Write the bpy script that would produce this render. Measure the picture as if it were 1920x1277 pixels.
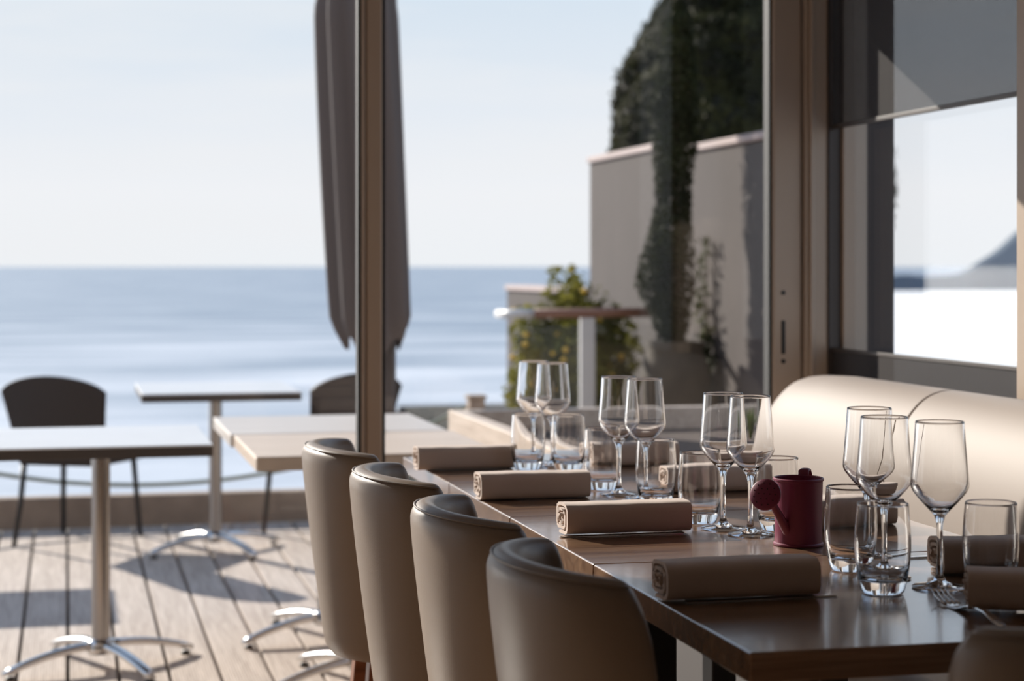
import bpy, bmesh, math, random
import numpy as np
from mathutils import Vector, Matrix
PI = math.pi
random.seed(7)
rng = np.random.default_rng(11)
for o in list(bpy.data.objects):
    bpy.data.objects.remove(o)
SC = bpy.context.scene
COL = SC.collection

# ------------------------------------------------------------------ camera
EYE = 1.19
YAW = math.atan((960 - 125) / 3500.0)
cam_d = bpy.data.cameras.new('camera')
cam = bpy.data.objects.new('camera', cam_d)
COL.objects.link(cam)
cam.location = (0, 0, EYE)
cam.rotation_euler = (PI / 2, 0, -YAW)
cam_d.sensor_width = 36.0
cam_d.lens = 3500 / 1920 * 36.0
cam_d.shift_y = -(638.5 - 500) / 1920
cam_d.clip_start = 0.05
cam_d.clip_end = 60000
cam_d.dof.use_dof = True
cam_d.dof.focus_distance = 2.95
cam_d.dof.aperture_fstop = 4.4
SC.camera = cam

# ------------------------------------------------------------------ view
SC.view_settings.view_transform = 'Standard'
SC.view_settings.look = 'None'
SC.view_settings.exposure = 0.0
SC.view_settings.gamma = 1.0
SC.view_settings.use_curve_mapping = False

# ------------------------------------------------------------------ sky
W = bpy.data.worlds.new('sky')
SC.world = W
W.use_nodes = True
nt = W.node_tree
nt.nodes.clear()
def N(tree, kind, **kw):
    n = tree.nodes.new(kind)
    for k, v in kw.items():
        setattr(n, k, v)
    return n
tc = N(nt, 'ShaderNodeTexCoord')
sep = N(nt, 'ShaderNodeSeparateXYZ')
nt.links.new(tc.outputs['Generated'], sep.inputs[0])
ramp = N(nt, 'ShaderNodeValToRGB')
els = ramp.color_ramp.elements
stops = [(0.0, (0.87, 0.895, 0.925)), (0.04, (0.885, 0.90, 0.93)), (0.085, (0.80, 0.85, 0.915)), (0.15, (0.68, 0.78, 0.885)), (0.45, (0.34, 0.50, 0.75)), (1.0, (0.22, 0.38, 0.68))]
els[0].position, els[0].color = stops[0][0], (*stops[0][1], 1)
els[1].position, els[1].color = stops[-1][0], (*stops[-1][1], 1)
for p, c in stops[1:-1]:
    e = els.new(p)
    e.color = (*c, 1)
nt.links.new(sep.outputs['Z'], ramp.inputs[0])
mp = N(nt, 'ShaderNodeMapping')
mp.inputs['Scale'].default_value = (3.0, 3.0, 22.0)
nt.links.new(tc.outputs['Generated'], mp.inputs[0])
cn = N(nt, 'ShaderNodeTexNoise')
cn.inputs['Scale'].default_value = 1.6
cn.inputs['Detail'].default_value = 5
nt.links.new(mp.outputs[0], cn.inputs['Vector'])
cr = N(nt, 'ShaderNodeValToRGB')
cr.color_ramp.elements[0].position = 0.47
cr.color_ramp.elements[1].position = 0.72
cr.color_ramp.elements[0].color = (0, 0, 0, 1)
cr.color_ramp.elements[1].color = (0.6, 0.6, 0.6, 1)
nt.links.new(cn.outputs['Fac'], cr.inputs[0])
mx = N(nt, 'ShaderNodeMixRGB')
mx.inputs['Color2'].default_value = (0.88, 0.89, 0.91, 1)
nt.links.new(cr.outputs[0], mx.inputs['Fac'])
nt.links.new(ramp.outputs[0], mx.inputs['Color1'])
bg = N(nt, 'ShaderNodeBackground')
bg.inputs['Strength'].default_value = 1.12
nt.links.new(mx.outputs[0], bg.inputs['Color'])
wo = N(nt, 'ShaderNodeOutputWorld')
nt.links.new(bg.outputs[0], wo.inputs[0])

# ------------------------------------------------------------------ sun: ahead of the camera and to the left, over the sea
SUN_AZ, SUN_EL = math.radians(-28), math.radians(24.5)
sd = bpy.data.lights.new('sun', 'SUN')
sd.energy = 8.0
sd.color = (1.0, 0.93, 0.84)
sd.angle = math.radians(0.55)
sun = bpy.data.objects.new('sun', sd)
COL.objects.link(sun)
to_sun = Vector((math.sin(SUN_AZ) * math.cos(SUN_EL), math.cos(SUN_AZ) * math.cos(SUN_EL), math.sin(SUN_EL)))
sun.rotation_euler = to_sun.to_track_quat('Z', 'Y').to_euler()
sun.location = (-8, 10, 8)

# ------------------------------------------------------------------ materials
def newmat(name):
    m = bpy.data.materials.new(name)
    m.use_nodes = True
    t = m.node_tree
    return m, t, t.nodes['Principled BSDF']
def pmat(name, col, rough=0.5, metal=0.0, bump=None, var=None, spec=None, scale=(1, 1, 1), coat=0.0, sheen=0.0):
    """principled; bump=(scale, strength, distance), var=(scale, dark factor)"""
    m, t, b = newmat(name)
    b.inputs['Base Color'].default_value = (*col, 1)
    b.inputs['Roughness'].default_value = rough
    b.inputs['Metallic'].default_value = metal
    if spec is not None:
        b.inputs['Specular IOR Level'].default_value = spec
    b.inputs['Coat Weight'].default_value = coat
    b.inputs['Sheen Weight'].default_value = sheen
    tcn = N(t, 'ShaderNodeTexCoord')
    mpn = N(t, 'ShaderNodeMapping')
    mpn.inputs['Scale'].default_value = scale
    t.links.new(tcn.outputs['Object'], mpn.inputs[0])
    if var:
        n = N(t, 'ShaderNodeTexNoise')
        n.inputs['Scale'].default_value = var[0]
        n.inputs['Detail'].default_value = 6
        t.links.new(mpn.outputs[0], n.inputs['Vector'])
        r = N(t, 'ShaderNodeValToRGB')
        r.color_ramp.elements[0].position = 0.3
        r.color_ramp.elements[1].position = 0.7
        r.color_ramp.elements[0].color = (*[c * var[1] for c in col], 1)
        r.color_ramp.elements[1].color = (*col, 1)
        t.links.new(n.outputs['Fac'], r.inputs[0])
        t.links.new(r.outputs[0], b.inputs['Base Color'])
    if bump:
        n = N(t, 'ShaderNodeTexNoise')
        n.inputs['Scale'].default_value = bump[0]
        n.inputs['Detail'].default_value = 3
        t.links.new(mpn.outputs[0], n.inputs['Vector'])
        bn = N(t, 'ShaderNodeBump')
        bn.inputs['Strength'].default_value = bump[1]
        bn.inputs['Distance'].default_value = bump[2]
        t.links.new(n.outputs['Fac'], bn.inputs['Height'])
        t.links.new(bn.outputs[0], b.inputs['Normal'])
    return m
def woodmat(name, dark, light, rough, axis='X', scale=1.0, coat=0.0, bumpd=0.0006, groove=None):
    m, t, b = newmat(name)
    tcn = N(t, 'ShaderNodeTexCoord')
    mpn = N(t, 'ShaderNodeMapping')
    s = {'X': (1.2, 22, 22), 'Y': (22, 1.2, 22)}[axis]
    mpn.inputs['Scale'].default_value = tuple(v * scale for v in s)
    t.links.new(tcn.outputs['Object'], mpn.inputs[0])
    n = N(t, 'ShaderNodeTexNoise')
    n.inputs['Scale'].default_value = 2.2
    n.inputs['Detail'].default_value = 8
    n.inputs['Roughness'].default_value = 0.62
    n.inputs['Distortion'].default_value = 0.7
    t.links.new(mpn.outputs[0], n.inputs['Vector'])
    r = N(t, 'ShaderNodeValToRGB')
    r.color_ramp.elements[0].position = 0.32
    r.color_ramp.elements[1].position = 0.68
    r.color_ramp.elements[0].color = (*dark, 1)
    r.color_ramp.elements[1].color = (*light, 1)
    t.links.new(n.outputs['Fac'], r.inputs[0])
    t.links.new(r.outputs[0], b.inputs['Base Color'])
    b.inputs['Roughness'].default_value = rough
    b.inputs['Coat Weight'].default_value = coat
    b.inputs['Coat Roughness'].default_value = 0.13
    bn = N(t, 'ShaderNodeBump')
    bn.inputs['Strength'].default_value = 0.6
    bn.inputs['Distance'].default_value = bumpd
    h = n.outputs['Fac']
    if groove:
        wv = N(t, 'ShaderNodeTexWave')
        wv.bands_direction = 'X'
        wv.inputs['Scale'].default_value = groove
        t.links.new(tcn.outputs['Object'], wv.inputs['Vector'])
        mm = N(t, 'ShaderNodeMath', operation='ADD')
        t.links.new(h, mm.inputs[0])
        t.links.new(wv.outputs['Fac'], mm.inputs[1])
        h = mm.outputs[0]
        bn.inputs['Distance'].default_value = 0.0012
    t.links.new(h, bn.inputs['Height'])
    t.links.new(bn.outputs[0], b.inputs['Normal'])
    return m
def pane_mat(name, tint=(0.953, 0.955, 0.955)):
    m, t, b = newmat(name)
    t.nodes.remove(b)
    out = t.nodes['Material Output']
    tr = N(t, 'ShaderNodeBsdfTransparent')
    tr.inputs['Color'].default_value = (*tint, 1)
    gl = N(t, 'ShaderNodeBsdfGlossy')
    gl.inputs['Roughness'].default_value = 0.02
    lw = N(t, 'ShaderNodeLayerWeight')
    lw.inputs['Blend'].default_value = 0.5
    pw = N(t, 'ShaderNodeMath', operation='POWER')
    pw.inputs[1].default_value = 5.0
    t.links.new(lw.outputs['Facing'], pw.inputs[0])
    fr = N(t, 'ShaderNodeMath', operation='MULTIPLY_ADD')
    fr.inputs[1].default_value = 0.80
    fr.inputs[2].default_value = 0.018
    t.links.new(pw.outputs[0], fr.inputs[0])
    mix = N(t, 'ShaderNodeMixShader')
    t.links.new(fr.outputs[0], mix.inputs[0])
    t.links.new(tr.outputs[0], mix.inputs[1])
    t.links.new(gl.outputs[0], mix.inputs[2])
    t.links.new(mix.outputs[0], out.inputs['Surface'])
    return m
def screen_mat(name, col, openness):
    m, t, b = newmat(name)
    out = t.nodes['Material Output']
    b.inputs['Base Color'].default_value = (*col, 1)
    b.inputs['Roughness'].default_value = 0.8
    tr = N(t, 'ShaderNodeBsdfTransparent')
    tl = N(t, 'ShaderNodeBsdfTranslucent')
    tl.inputs['Color'].default_value = (*col, 1)
    m1 = N(t, 'ShaderNodeMixShader')
    m1.inputs[0].default_value = 0.35
    t.links.new(b.outputs[0], m1.inputs[1])
    t.links.new(tl.outputs[0], m1.inputs[2])
    m2 = N(t, 'ShaderNodeMixShader')
    m2.inputs[0].default_value = openness
    t.links.new(m1.outputs[0], m2.inputs[1])
    t.links.new(tr.outputs[0], m2.inputs[2])
    t.links.new(m2.outputs[0], out.inputs['Surface'])
    return m
def leafmat(name, a, bcol, transl=0.25):
    m, t, b = newmat(name)
    out = t.nodes['Material Output']
    tcn = N(t, 'ShaderNodeTexCoord')
    n = N(t, 'ShaderNodeTexNoise')
    n.inputs['Scale'].default_value = 3.5
    n.inputs['Detail'].default_value = 4
    t.links.new(tcn.outputs['Object'], n.inputs['Vector'])
    r = N(t, 'ShaderNodeValToRGB')
    r.color_ramp.elements[0].position = 0.35
    r.color_ramp.elements[1].position = 0.65
    r.color_ramp.elements[0].color = (*a, 1)
    r.color_ramp.elements[1].color = (*bcol, 1)
    t.links.new(n.outputs['Fac'], r.inputs[0])
    t.links.new(r.outputs[0], b.inputs['Base Color'])
    b.inputs['Roughness'].default_value = 0.75
    b.inputs['Specular IOR Level'].default_value = 0.15
    tl = N(t, 'ShaderNodeBsdfTranslucent')
    t.links.new(r.outputs[0], tl.inputs['Color'])
    mix = N(t, 'ShaderNodeMixShader')
    mix.inputs[0].default_value = transl
    t.links.new(b.outputs[0], mix.inputs[1])
    t.links.new(tl.outputs[0], mix.inputs[2])
    t.links.new(mix.outputs[0], out.inputs['Surface'])
    return m

M = {}
M['glass'], _t, _b = newmat('drinking_glass')
_b.inputs['Base Color'].default_value = (1, 1, 1, 1)
_b.inputs['Roughness'].default_value = 0.0
_b.inputs['IOR'].default_value = 1.48
_b.inputs['Transmission Weight'].default_value = 1.0
M['pane'] = pane_mat('window_glass')
M['leather'] = pmat('taupe_leather', (0.25, 0.192, 0.145), 0.38, bump=(420, 0.25, 0.0008))
M['cream'] = pmat('cream_leather', (0.36, 0.305, 0.265), 0.58, bump=(300, 0.12, 0.0006), spec=0.3)
M['base_panel'] = pmat('grey_taupe_panel', (0.085, 0.074, 0.068), 0.7)
M['piping'] = pmat('taupe_piping', (0.20, 0.155, 0.12), 0.45)
M['chairleg'] = woodmat('red_brown_wood', (0.16, 0.055, 0.022), (0.30, 0.115, 0.05), 0.4)
M['walnut'] = woodmat('walnut_table_wood', (0.145, 0.075, 0.042), (0.33, 0.195, 0.115), 0.27, coat=1.0)
M['blackmetal'] = pmat('black_metal', (0.012, 0.012, 0.012), 0.45)
M['linen'] = pmat('taupe_linen', (0.60, 0.485, 0.415), 0.9, bump=(900, 0.25, 0.0006), sheen=0.2)
M['steel'] = pmat('cutlery_steel', (0.72, 0.72, 0.72), 0.16, 1.0)
M['chrome'] = pmat('brushed_aluminium', (0.74, 0.73, 0.72), 0.2, 1.0)
M['post_metal'] = pmat('satin_steel_column', (0.36, 0.345, 0.335), 0.24, 1.0)
M['can'] = pmat('magenta_painted_tin', (0.19, 0.022, 0.060), 0.42)
M['hole'] = pmat('dark_hole', (0.03, 0.008, 0.012), 0.8)
M['frame'] = pmat('taupe_window_frame', (0.44, 0.345, 0.265), 0.45)
M['gasket'] = pmat('black_gasket', (0.015, 0.014, 0.013), 0.6)
M['lock'] = pmat('dark_lock_slot', (0.02, 0.018, 0.016), 0.5)
M['screen'] = screen_mat('dark_sun_screen_fabric', (0.038, 0.031, 0.028), 0.42)
M['screen2'] = screen_mat('dark_sun_screen_fabric_low', (0.055, 0.045, 0.042), 0.16)
M['plaster'] = pmat('pale_plaster', (0.45, 0.40, 0.35), 0.9, var=(4, 0.92))
M['ceil'] = pmat('white_ceiling', (0.52, 0.48, 0.43), 0.9, var=(3, 0.95))
M['floor'] = woodmat('warm_floor_boards', (0.26, 0.17, 0.11), (0.42, 0.29, 0.20), 0.45, axis='Y')
M['deck'] = woodmat('weathered_deck_boards', (0.37, 0.30, 0.25), (0.60, 0.51, 0.44), 0.8, axis='Y', scale=1.0, groove=34)
M['deck_gap'] = pmat('dark_deck_gap', (0.05, 0.04, 0.033), 0.9)
M['kerb'] = pmat('brown_kerb_timber', (0.42, 0.315, 0.235), 0.8, var=(9, 0.75), bump=(60, 0.3, 0.002))
M['white_top'] = pmat('white_laminate', (0.66, 0.67, 0.68), 0.35, var=(6, 0.95))
M['dark_edge'] = pmat('dark_table_edge', (0.06, 0.048, 0.042), 0.5)
M['light_wood'] = woodmat('pale_weathered_oak', (0.47, 0.37, 0.29), (0.62, 0.52, 0.43), 0.5, axis='X', scale=0.8)
M['grey_wood'] = woodmat('grey_weathered_oak', (0.44, 0.40, 0.37), (0.58, 0.54, 0.50), 0.5, axis='X', scale=0.8)
M['wicker'] = pmat('black_brown_wicker', (0.028, 0.020, 0.018), 0.6, bump=(160, 0.6, 0.004))
M['darkleg'] = pmat('black_chair_tube', (0.018, 0.016, 0.016), 0.4)
M['canopy'] = pmat('taupe_parasol_cloth', (0.115, 0.092, 0.083), 0.85, bump=(40, 0.25, 0.003))
M['dark_pole'] = pmat('dark_parasol_pole', (0.07, 0.055, 0.05), 0.5)
M['concrete'] = pmat('grey_concrete', (0.088, 0.071, 0.064), 0.9, var=(2.5, 0.85), bump=(30, 0.25, 0.004))
M['coping'] = pmat('pale_coping', (0.47, 0.375, 0.345), 0.8)
M['rail_wood'] = woodmat('red_brown_handrail', (0.17, 0.075, 0.045), (0.30, 0.15, 0.095), 0.5)
M['white_metal'] = pmat('white_painted_steel', (0.60, 0.58, 0.56), 0.4)
M['planter'] = woodmat('planter_timber', (0.42, 0.33, 0.26), (0.62, 0.52, 0.43), 0.6, axis='Y')
M['soil'] = pmat('dark_soil', (0.10, 0.066, 0.048), 0.95, var=(25, 0.5), bump=(60, 0.8, 0.01))
M['urn'] = pmat('sandy_urn', (0.085, 0.066, 0.045), 0.85, var=(7, 0.6), bump=(25, 0.3, 0.004))
M['bark'] = pmat('bark', (0.09, 0.06, 0.045), 0.9, bump=(30, 0.5, 0.006))
M['cypress'] = leafmat('dark_conifer_leaves', (0.011, 0.013, 0.005), (0.036, 0.041, 0.013))
M['bush'] = leafmat('olive_bush_leaves', (0.075, 0.080, 0.016), (0.27, 0.25, 0.05), 0.4)
M['yellow'] = pmat('yellow_blossom', (0.80, 0.50, 0.05), 0.7)
M['vine'] = leafmat('vine_leaves', (0.03, 0.04, 0.015), (0.08, 0.09, 0.03))
M['grass'] = leafmat('grass_blades', (0.06, 0.09, 0.02), (0.16, 0.22, 0.05), 0.35)
M['hill'] = leafmat('dome_evergreen_leaves', (0.015, 0.016, 0.006), (0.060, 0.057, 0.020), 0.2)
M['hill_ground'] = pmat('hill_ground', (0.022, 0.020, 0.011), 0.95, var=(0.8, 0.5), bump=(3, 1.0, 0.3))
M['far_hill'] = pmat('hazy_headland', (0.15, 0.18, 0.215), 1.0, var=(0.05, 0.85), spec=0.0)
M['sand'] = pmat('white_sand', (0.86, 0.85, 0.82), 0.9, var=(0.08, 0.97))
M['rope'] = pmat('grey_rope', (0.34, 0.36, 0.28), 0.9, bump=(300, 0.6, 0.003))
# sea: blue-grey water, white surf near the shore, small waves as bump
M['sea'], _t, _b = newmat('sea_water')
_tc = N(_t, 'ShaderNodeTexCoord')
_mp = N(_t, 'ShaderNodeMapping')
_mp.inputs['Scale'].default_value = (0.03, 0.10, 1)
_t.links.new(_tc.outputs['Object'], _mp.inputs[0])
_n = N(_t, 'ShaderNodeTexNoise')
_n.inputs['Scale'].default_value = 1.0
_n.inputs['Detail'].default_value = 7
_t.links.new(_mp.outputs[0], _n.inputs['Vector'])
_sx = N(_t, 'ShaderNodeSeparateXYZ')
_t.links.new(_tc.outputs['Object'], _sx.inputs[0])
_mr = N(_t, 'ShaderNodeMapRange')
_mr.inputs['From Min'].default_value = 52
_mr.inputs['From Max'].default_value = 260
_mr.inputs['To Min'].default_value = 0.26
_mr.inputs['To Max'].default_value = 0.0
_t.links.new(_sx.outputs['Y'], _mr.inputs['Value'])
_ad = N(_t, 'ShaderNodeMath', operation='ADD')
_t.links.new(_n.outputs['Fac'], _ad.inputs[0])
_t.links.new(_mr.outputs[0], _ad.inputs[1])
_r = N(_t, 'ShaderNodeValToRGB')
_r.color_ramp.elements[0].position = 0.45
_r.color_ramp.elements[1].position = 1.15
_r.color_ramp.elements[0].color = (0.235, 0.292, 0.355, 1)
_r.color_ramp.elements[1].color = (0.72, 0.74, 0.77, 1)
_t.links.new(_ad.outputs[0], _r.inputs[0])
_t.links.new(_r.outputs[0], _b.inputs['Base Color'])
_b.inputs['Roughness'].default_value = 0.55
_b.inputs['Specular IOR Level'].default_value = 0.15
_mp2 = N(_t, 'ShaderNodeMapping')
_mp2.inputs['Scale'].default_value = (0.25, 0.6, 1)
_t.links.new(_tc.outputs['Object'], _mp2.inputs[0])
_n2 = N(_t, 'ShaderNodeTexNoise')
_n2.inputs['Scale'].default_value = 1.0
_n2.inputs['Detail'].default_value = 4
_t.links.new(_mp2.outputs[0], _n2.inputs['Vector'])
_bn = N(_t, 'ShaderNodeBump')
_bn.inputs['Strength'].default_value = 0.35
_bn.inputs['Distance'].default_value = 0.5
_t.links.new(_n2.outputs['Fac'], _bn.inputs['Height'])
_t.links.new(_bn.outputs[0], _b.inputs['Normal'])

# ------------------------------------------------------------------ mesh helpers
class MB:
    def __init__(s):
        s.v, s.f = [], []
    def add(s, vs, fs):
        n = len(s.v)
        s.v += [tuple(p) for p in vs]
        s.f += [tuple(i + n for i in f) for f in fs]
        return s
    def box(s, x0, x1, y0, y1, z0, z1):
        vs = [(x, y, z) for z in (z0, z1) for y in (y0, y1) for x in (x0, x1)]
        return s.add(vs, [(0, 2, 3, 1), (4, 5, 7, 6), (0, 1, 5, 4), (2, 6, 7, 3), (0, 4, 6, 2), (1, 3, 7, 5)])
    def grid(s, rows, close_u=False, close_v=False):
        """rows of points joined into quads; u runs inside a row, v from row to row"""
        nr, nc = len(rows), len(rows[0])
        vs = [p for r in rows for p in r]
        fs = []
        for i in range(nr if close_v else nr - 1):
            for j in range(nc if close_u else nc - 1):
                a, b = i, (i + 1) % nr
                c, d = j, (j + 1) % nc
                fs.append((a * nc + c, a * nc + d, b * nc + d, b * nc + c))
        return s.add(vs, fs)
    def lathe(s, prof, n=40, cx=0, cy=0):
        """profile of (r, z); r = 0 closes on the axis"""
        rings = []
        base = len(s.v)
        idx = []
        for r, z in prof:
            if r <= 1e-7:
                idx.append([len(s.v)] * n)
                s.v.append((cx, cy, z))
            else:
                k = len(s.v)
                s.v += [(cx + r * math.cos(2 * PI * i / n), cy + r * math.sin(2 * PI * i / n), z) for i in range(n)]
                idx.append(list(range(k, k + n)))
        for a, b in zip(idx[:-1], idx[1:]):
            for i in range(n):
                q = [a[i], a[(i + 1) % n], b[(i + 1) % n], b[i]]
                u = []
                for t in q:
                    if t not in u:
                        u.append(t)
                if len(u) >= 3:
                    s.f.append(tuple(u))
        return s
    def tube(s, pts, r, n=10, flat=None):
        """tube along points; r a number or one per point; flat = (width factor, height factor)"""
        pts = [Vector(p) for p in pts]
        rs = r if hasattr(r, '__len__') else [r] * len(pts)
        rows = []
        for i, p in enumerate(pts):
            d = (pts[min(i + 1, len(pts) - 1)] - pts[max(i - 1, 0)]).normalized()
            up = Vector((0, 0, 1)) if abs(d.z) < 0.95 else Vector((1, 0, 0))
            a = d.cross(up).normalized()
            b = a.cross(d).normalized()
            fw, fh = flat if flat else (1, 1)
            rows.append([p + a * (rs[i] * fw * math.cos(2 * PI * k / n)) + b * (rs[i] * fh * math.sin(2 * PI * k / n)) for k in range(n)])
        k = len(s.v)
        s.grid(rows, close_u=True)
        s.f.append(tuple(range(k + n - 1, k - 1, -1)))
        e = k + n * (len(pts) - 1)
        s.f.append(tuple(range(e, e + n)))
        return s
    def build(s, name, mat, parent=None, smooth=False, bevel=0.0, subsurf=0, auto=None, loc=None):
        me = bpy.data.meshes.new(name)
        me.from_pydata(s.v, [], s.f)
        bm = bmesh.new()
        bm.from_mesh(me)
        bmesh.ops.recalc_face_normals(bm, faces=bm.faces)
        bm.to_mesh(me)
        bm.free()
        mats = mat if isinstance(mat, (list, tuple)) else [mat]
        for m_ in mats:
            me.materials.append(m_)
        if smooth:
            me.shade_smooth()
        o = bpy.data.objects.new(name, me)
        COL.objects.link(o)
        if parent:
            o.parent = parent
        if loc:
            o.location = loc
        if bevel:
            md = o.modifiers.new('edge', 'BEVEL')
            md.width = bevel
            md.segments = 3
            md.limit_method = 'ANGLE'
            if not smooth:
                md.harden_normals = False
        if subsurf:
            md = o.modifiers.new('sub', 'SUBSURF')
            md.levels = subsurf
            md.render_levels = subsurf
        if auto:
            me.shade_smooth()
            me.set_sharp_from_angle(angle=math.radians(auto))
        return o
def tag(o, label=None, cat=None, group=None, kind=None):
    if label: o['label'] = label
    if cat: o['category'] = cat
    if group: o['group'] = group
    if kind: o['kind'] = kind
    return o
def thing(name, label, cat, loc=(0, 0, 0), rz=0.0, group=None):
    o = bpy.data.objects.new(name, None)
    o.empty_display_size = 0.1
    COL.objects.link(o)
    o.location = loc
    o.rotation_euler = (0, 0, rz)
    return tag(o, label, cat, group)
def copy_tree(o, parent=None):
    c = o.copy()
    COL.objects.link(c)
    c.parent = parent
    for ch in list(o.children):
        copy_tree(ch, c)
    return c
def struct(o, label=None):
    o['kind'] = 'structure'
    if label: o['label'] = label
    return o
def leaves(pts, nrm, size, jitter=0.7, aspect=0.55):
    """one mesh of small pointed leaves at pts"""
    mb_v, mb_f = [], []
    pts = np.asarray(pts)
    nrm = np.asarray(nrm)
    n = len(pts)
    d = nrm + rng.normal(0, jitter, (n, 3))
    d /= np.linalg.norm(d, axis=1)[:, None] + 1e-9
    a = np.cross(d, rng.normal(0, 1, (n, 3)))
    a /= np.linalg.norm(a, axis=1)[:, None] + 1e-9
    b = np.cross(d, a)
    sz = size * rng.uniform(0.6, 1.4, n)[:, None]
    p0 = pts - a * sz
    p1 = pts + b * sz * aspect + d * sz * 0.15
    p2 = pts + a * sz
    p3 = pts - b * sz * aspect + d * sz * 0.15
    v = np.stack([p0, p1, p2, p3], 1).reshape(-1, 3)
    m = MB()
    m.v = [tuple(x) for x in v.tolist()]
    m.f = [(4 * i, 4 * i + 1, 4 * i + 2, 4 * i + 3) for i in range(n)]
    return m

# ================================================================== the setting
YF = 4.75            # front glazing
XR = 2.0             # right wall, inner face
ZC = 2.75
DK = -0.11           # top of the deck
XL, YB = -4.2, -2.6
struct(MB().box(XL - 0.2, XR + 0.2, YB - 0.2, YF + 0.07, -0.35, 0.0).build('floor', M['floor']))
struct(MB().box(XL - 0.2, XR + 0.2, YB - 0.2, YF + 0.10, ZC, ZC + 0.25).build('ceiling', M['ceil']))
def glazed_wall(name, pts, z0, z1, axis, at, span):
    """wall along one axis with window openings; pts = openings along it"""
    m = MB()
    def bx(a, b, za, zb):
        if axis == 'Y':
            m.box(at - 0.2, at, a, b, za, zb)
        else:
            m.box(a, b, at - 0.2, at, za, zb)
    bx(span[0], span[1], 0, z0)
    bx(span[0], span[1], z1, ZC)
    e = span[0]
    for a, b in pts:
        bx(e, a, z0, z1)
        e = b
    bx(e, span[1], z0, z1)
    struct(m.build(name, M['plaster']))
def fill_window(name, a, b, z0, z1, axis, at, label):
    w = struct(thing(name, label, 'window'))
    f, g = MB(), MB()
    def bx(q, a_, b_, za, zb, t):
        if axis == 'Y':
            q.box(at - 0.1 - t, at - 0.1 + t, a_, b_, za, zb)
        else:
            q.box(a_, b_, at - 0.1 - t, at - 0.1 + t, za, zb)
    for a_, b_, za, zb in ((a, a + 0.06, z0, z1), (b - 0.06, b, z0, z1), (a + 0.06, b - 0.06, z0, z0 + 0.06), (a + 0.06, b - 0.06, z1 - 0.06, z1)):
        bx(f, a_, b_, za, zb, 0.035)
    f.build('window_frame', M['frame'], w)
    bx(g, a + 0.05, b - 0.05, z0 + 0.05, z1 - 0.05, 0.004)
    g.build('pane', M['pane'], w)
LW = [(2.95, 4.35)]  # out-of-view window opening, added to brighten the room from the left
glazed_wall('wall_left', LW, 0.10, 2.50, 'Y', XL, (YB, YF - 0.05))
for i, (a, b) in enumerate(LW):
    fill_window('window_%d' % (10 + i), a, b, 0.10, 2.50, 'Y', XL, 'unseen tall side window added in the left wall to light the dining room, %s' % ('near the sea front',)[i])
struct(MB().box(XL - 0.2, XR + 0.2, YB - 0.2, YB, 0, ZC).build('wall_back', M['plaster']))
# right wall: solid below the windows and above them, and near the camera
Y0W, YM0, YM1, Y1W = 2.45, 3.555, 3.615, 4.72
ZS, ZT = 0.78, 2.40
mb = MB().box(XR, XR + 0.2, YB, YF + 0.02, 0, ZS).box(XR, XR + 0.2, YB, YF + 0.02, ZT, ZC).box(XR, XR + 0.2, YB, Y0W, ZS, ZT)
struct(mb.build('wall_right', M['plaster']))
HEAD = 1.97
struct(MB().box(XL, XR + 0.2, YF - 0.05, YF + 0.07, HEAD, ZC).build('wall_front', M['frame']), 'taupe head beam above the glass front')

# right-hand windows with a deep reveal
def side_window(name, y0, y1, label):
    w = struct(thing(name, label, 'window'))
    f = MB()
    for (a, b) in ((y0, y0 + 0.035), (y1 - 0.035, y1)):
        f.box(XR + 0.035, XR + 0.105, a, b, ZS, ZT)
    f.box(XR + 0.035, XR + 0.105, y0, y1, ZS, ZS + 0.04).box(XR + 0.035, XR + 0.105, y0, y1, ZT - 0.04, ZT)
    f.build('window_frame', M['frame'], w, bevel=0.004)
    g = MB()
    for (a, b) in ((y0, y0 + 0.02), (y1 - 0.02, y1)):
        g.box(XR + 0.105, XR + 0.19, a, b, ZS, ZT)
    g.build('outer_jamb', M['concrete'], w)
    MB().box(XR + 0.066, XR + 0.074, y0 + 0.03, y1 - 0.03, ZS + 0.03, ZT - 0.03).build('pane', M['pane'], w)
    MB().box(XR - 0.03, XR + 0.18, y0, y1, ZS - 0.03, ZS + 0.002).build('sill', M['frame'], w, bevel=0.004)
    return w
side_window('window_3', YM1, Y1W, 'side window beside the corner with a half lowered dark sun screen')
side_window('window_4', Y0W, YM0, 'side window nearer the camera past the pale mullion')
struct(MB().box(XR - 0.035, XR + 0.2, YM0, YM1, ZS - 0.03, ZT).build('trim_1', M['frame'], bevel=0.005), 'pale mullion between the two side windows')
# sun screens in the corner window
rb = thing('roller_blind', 'dark see-through roller screen half lowered over the corner side window', 'blind', (XR + 0.012, (YM1 + Y1W) / 2, 1.56))
hw = (Y1W - YM1) / 2 - 0.004
MB().box(-0.001, 0.001, -hw, hw, 0.0, 0.80).build('screen_fabric', M['screen'], rb)
MB().box(-0.004, 0.004, -hw, hw, 0.0, 0.012).build('bottom_bar', M['dark_edge'], rb, bevel=0.002)
MB().tube([(0.0, -hw, 0.79), (0.0, hw, 0.79)], 0.022, 16).build('roller_tube', M['dark_edge'], rb, smooth=True)
ls = thing('low_screen', 'dark see-through screen strip along the bottom of the corner side window', 'screen', (XR + 0.012, (YM1 + Y1W) / 2, ZS + 0.004))
MB().box(-0.001, 0.001, -hw, hw, 0.0, 0.972 - ZS - 0.004).build('screen_fabric', M['screen2'], ls)
MB().box(-0.003, 0.003, -hw, hw, 0.972 - ZS - 0.014, 0.972 - ZS - 0.004).build('top_bar', M['dark_edge'], ls, bevel=0.0015)

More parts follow.
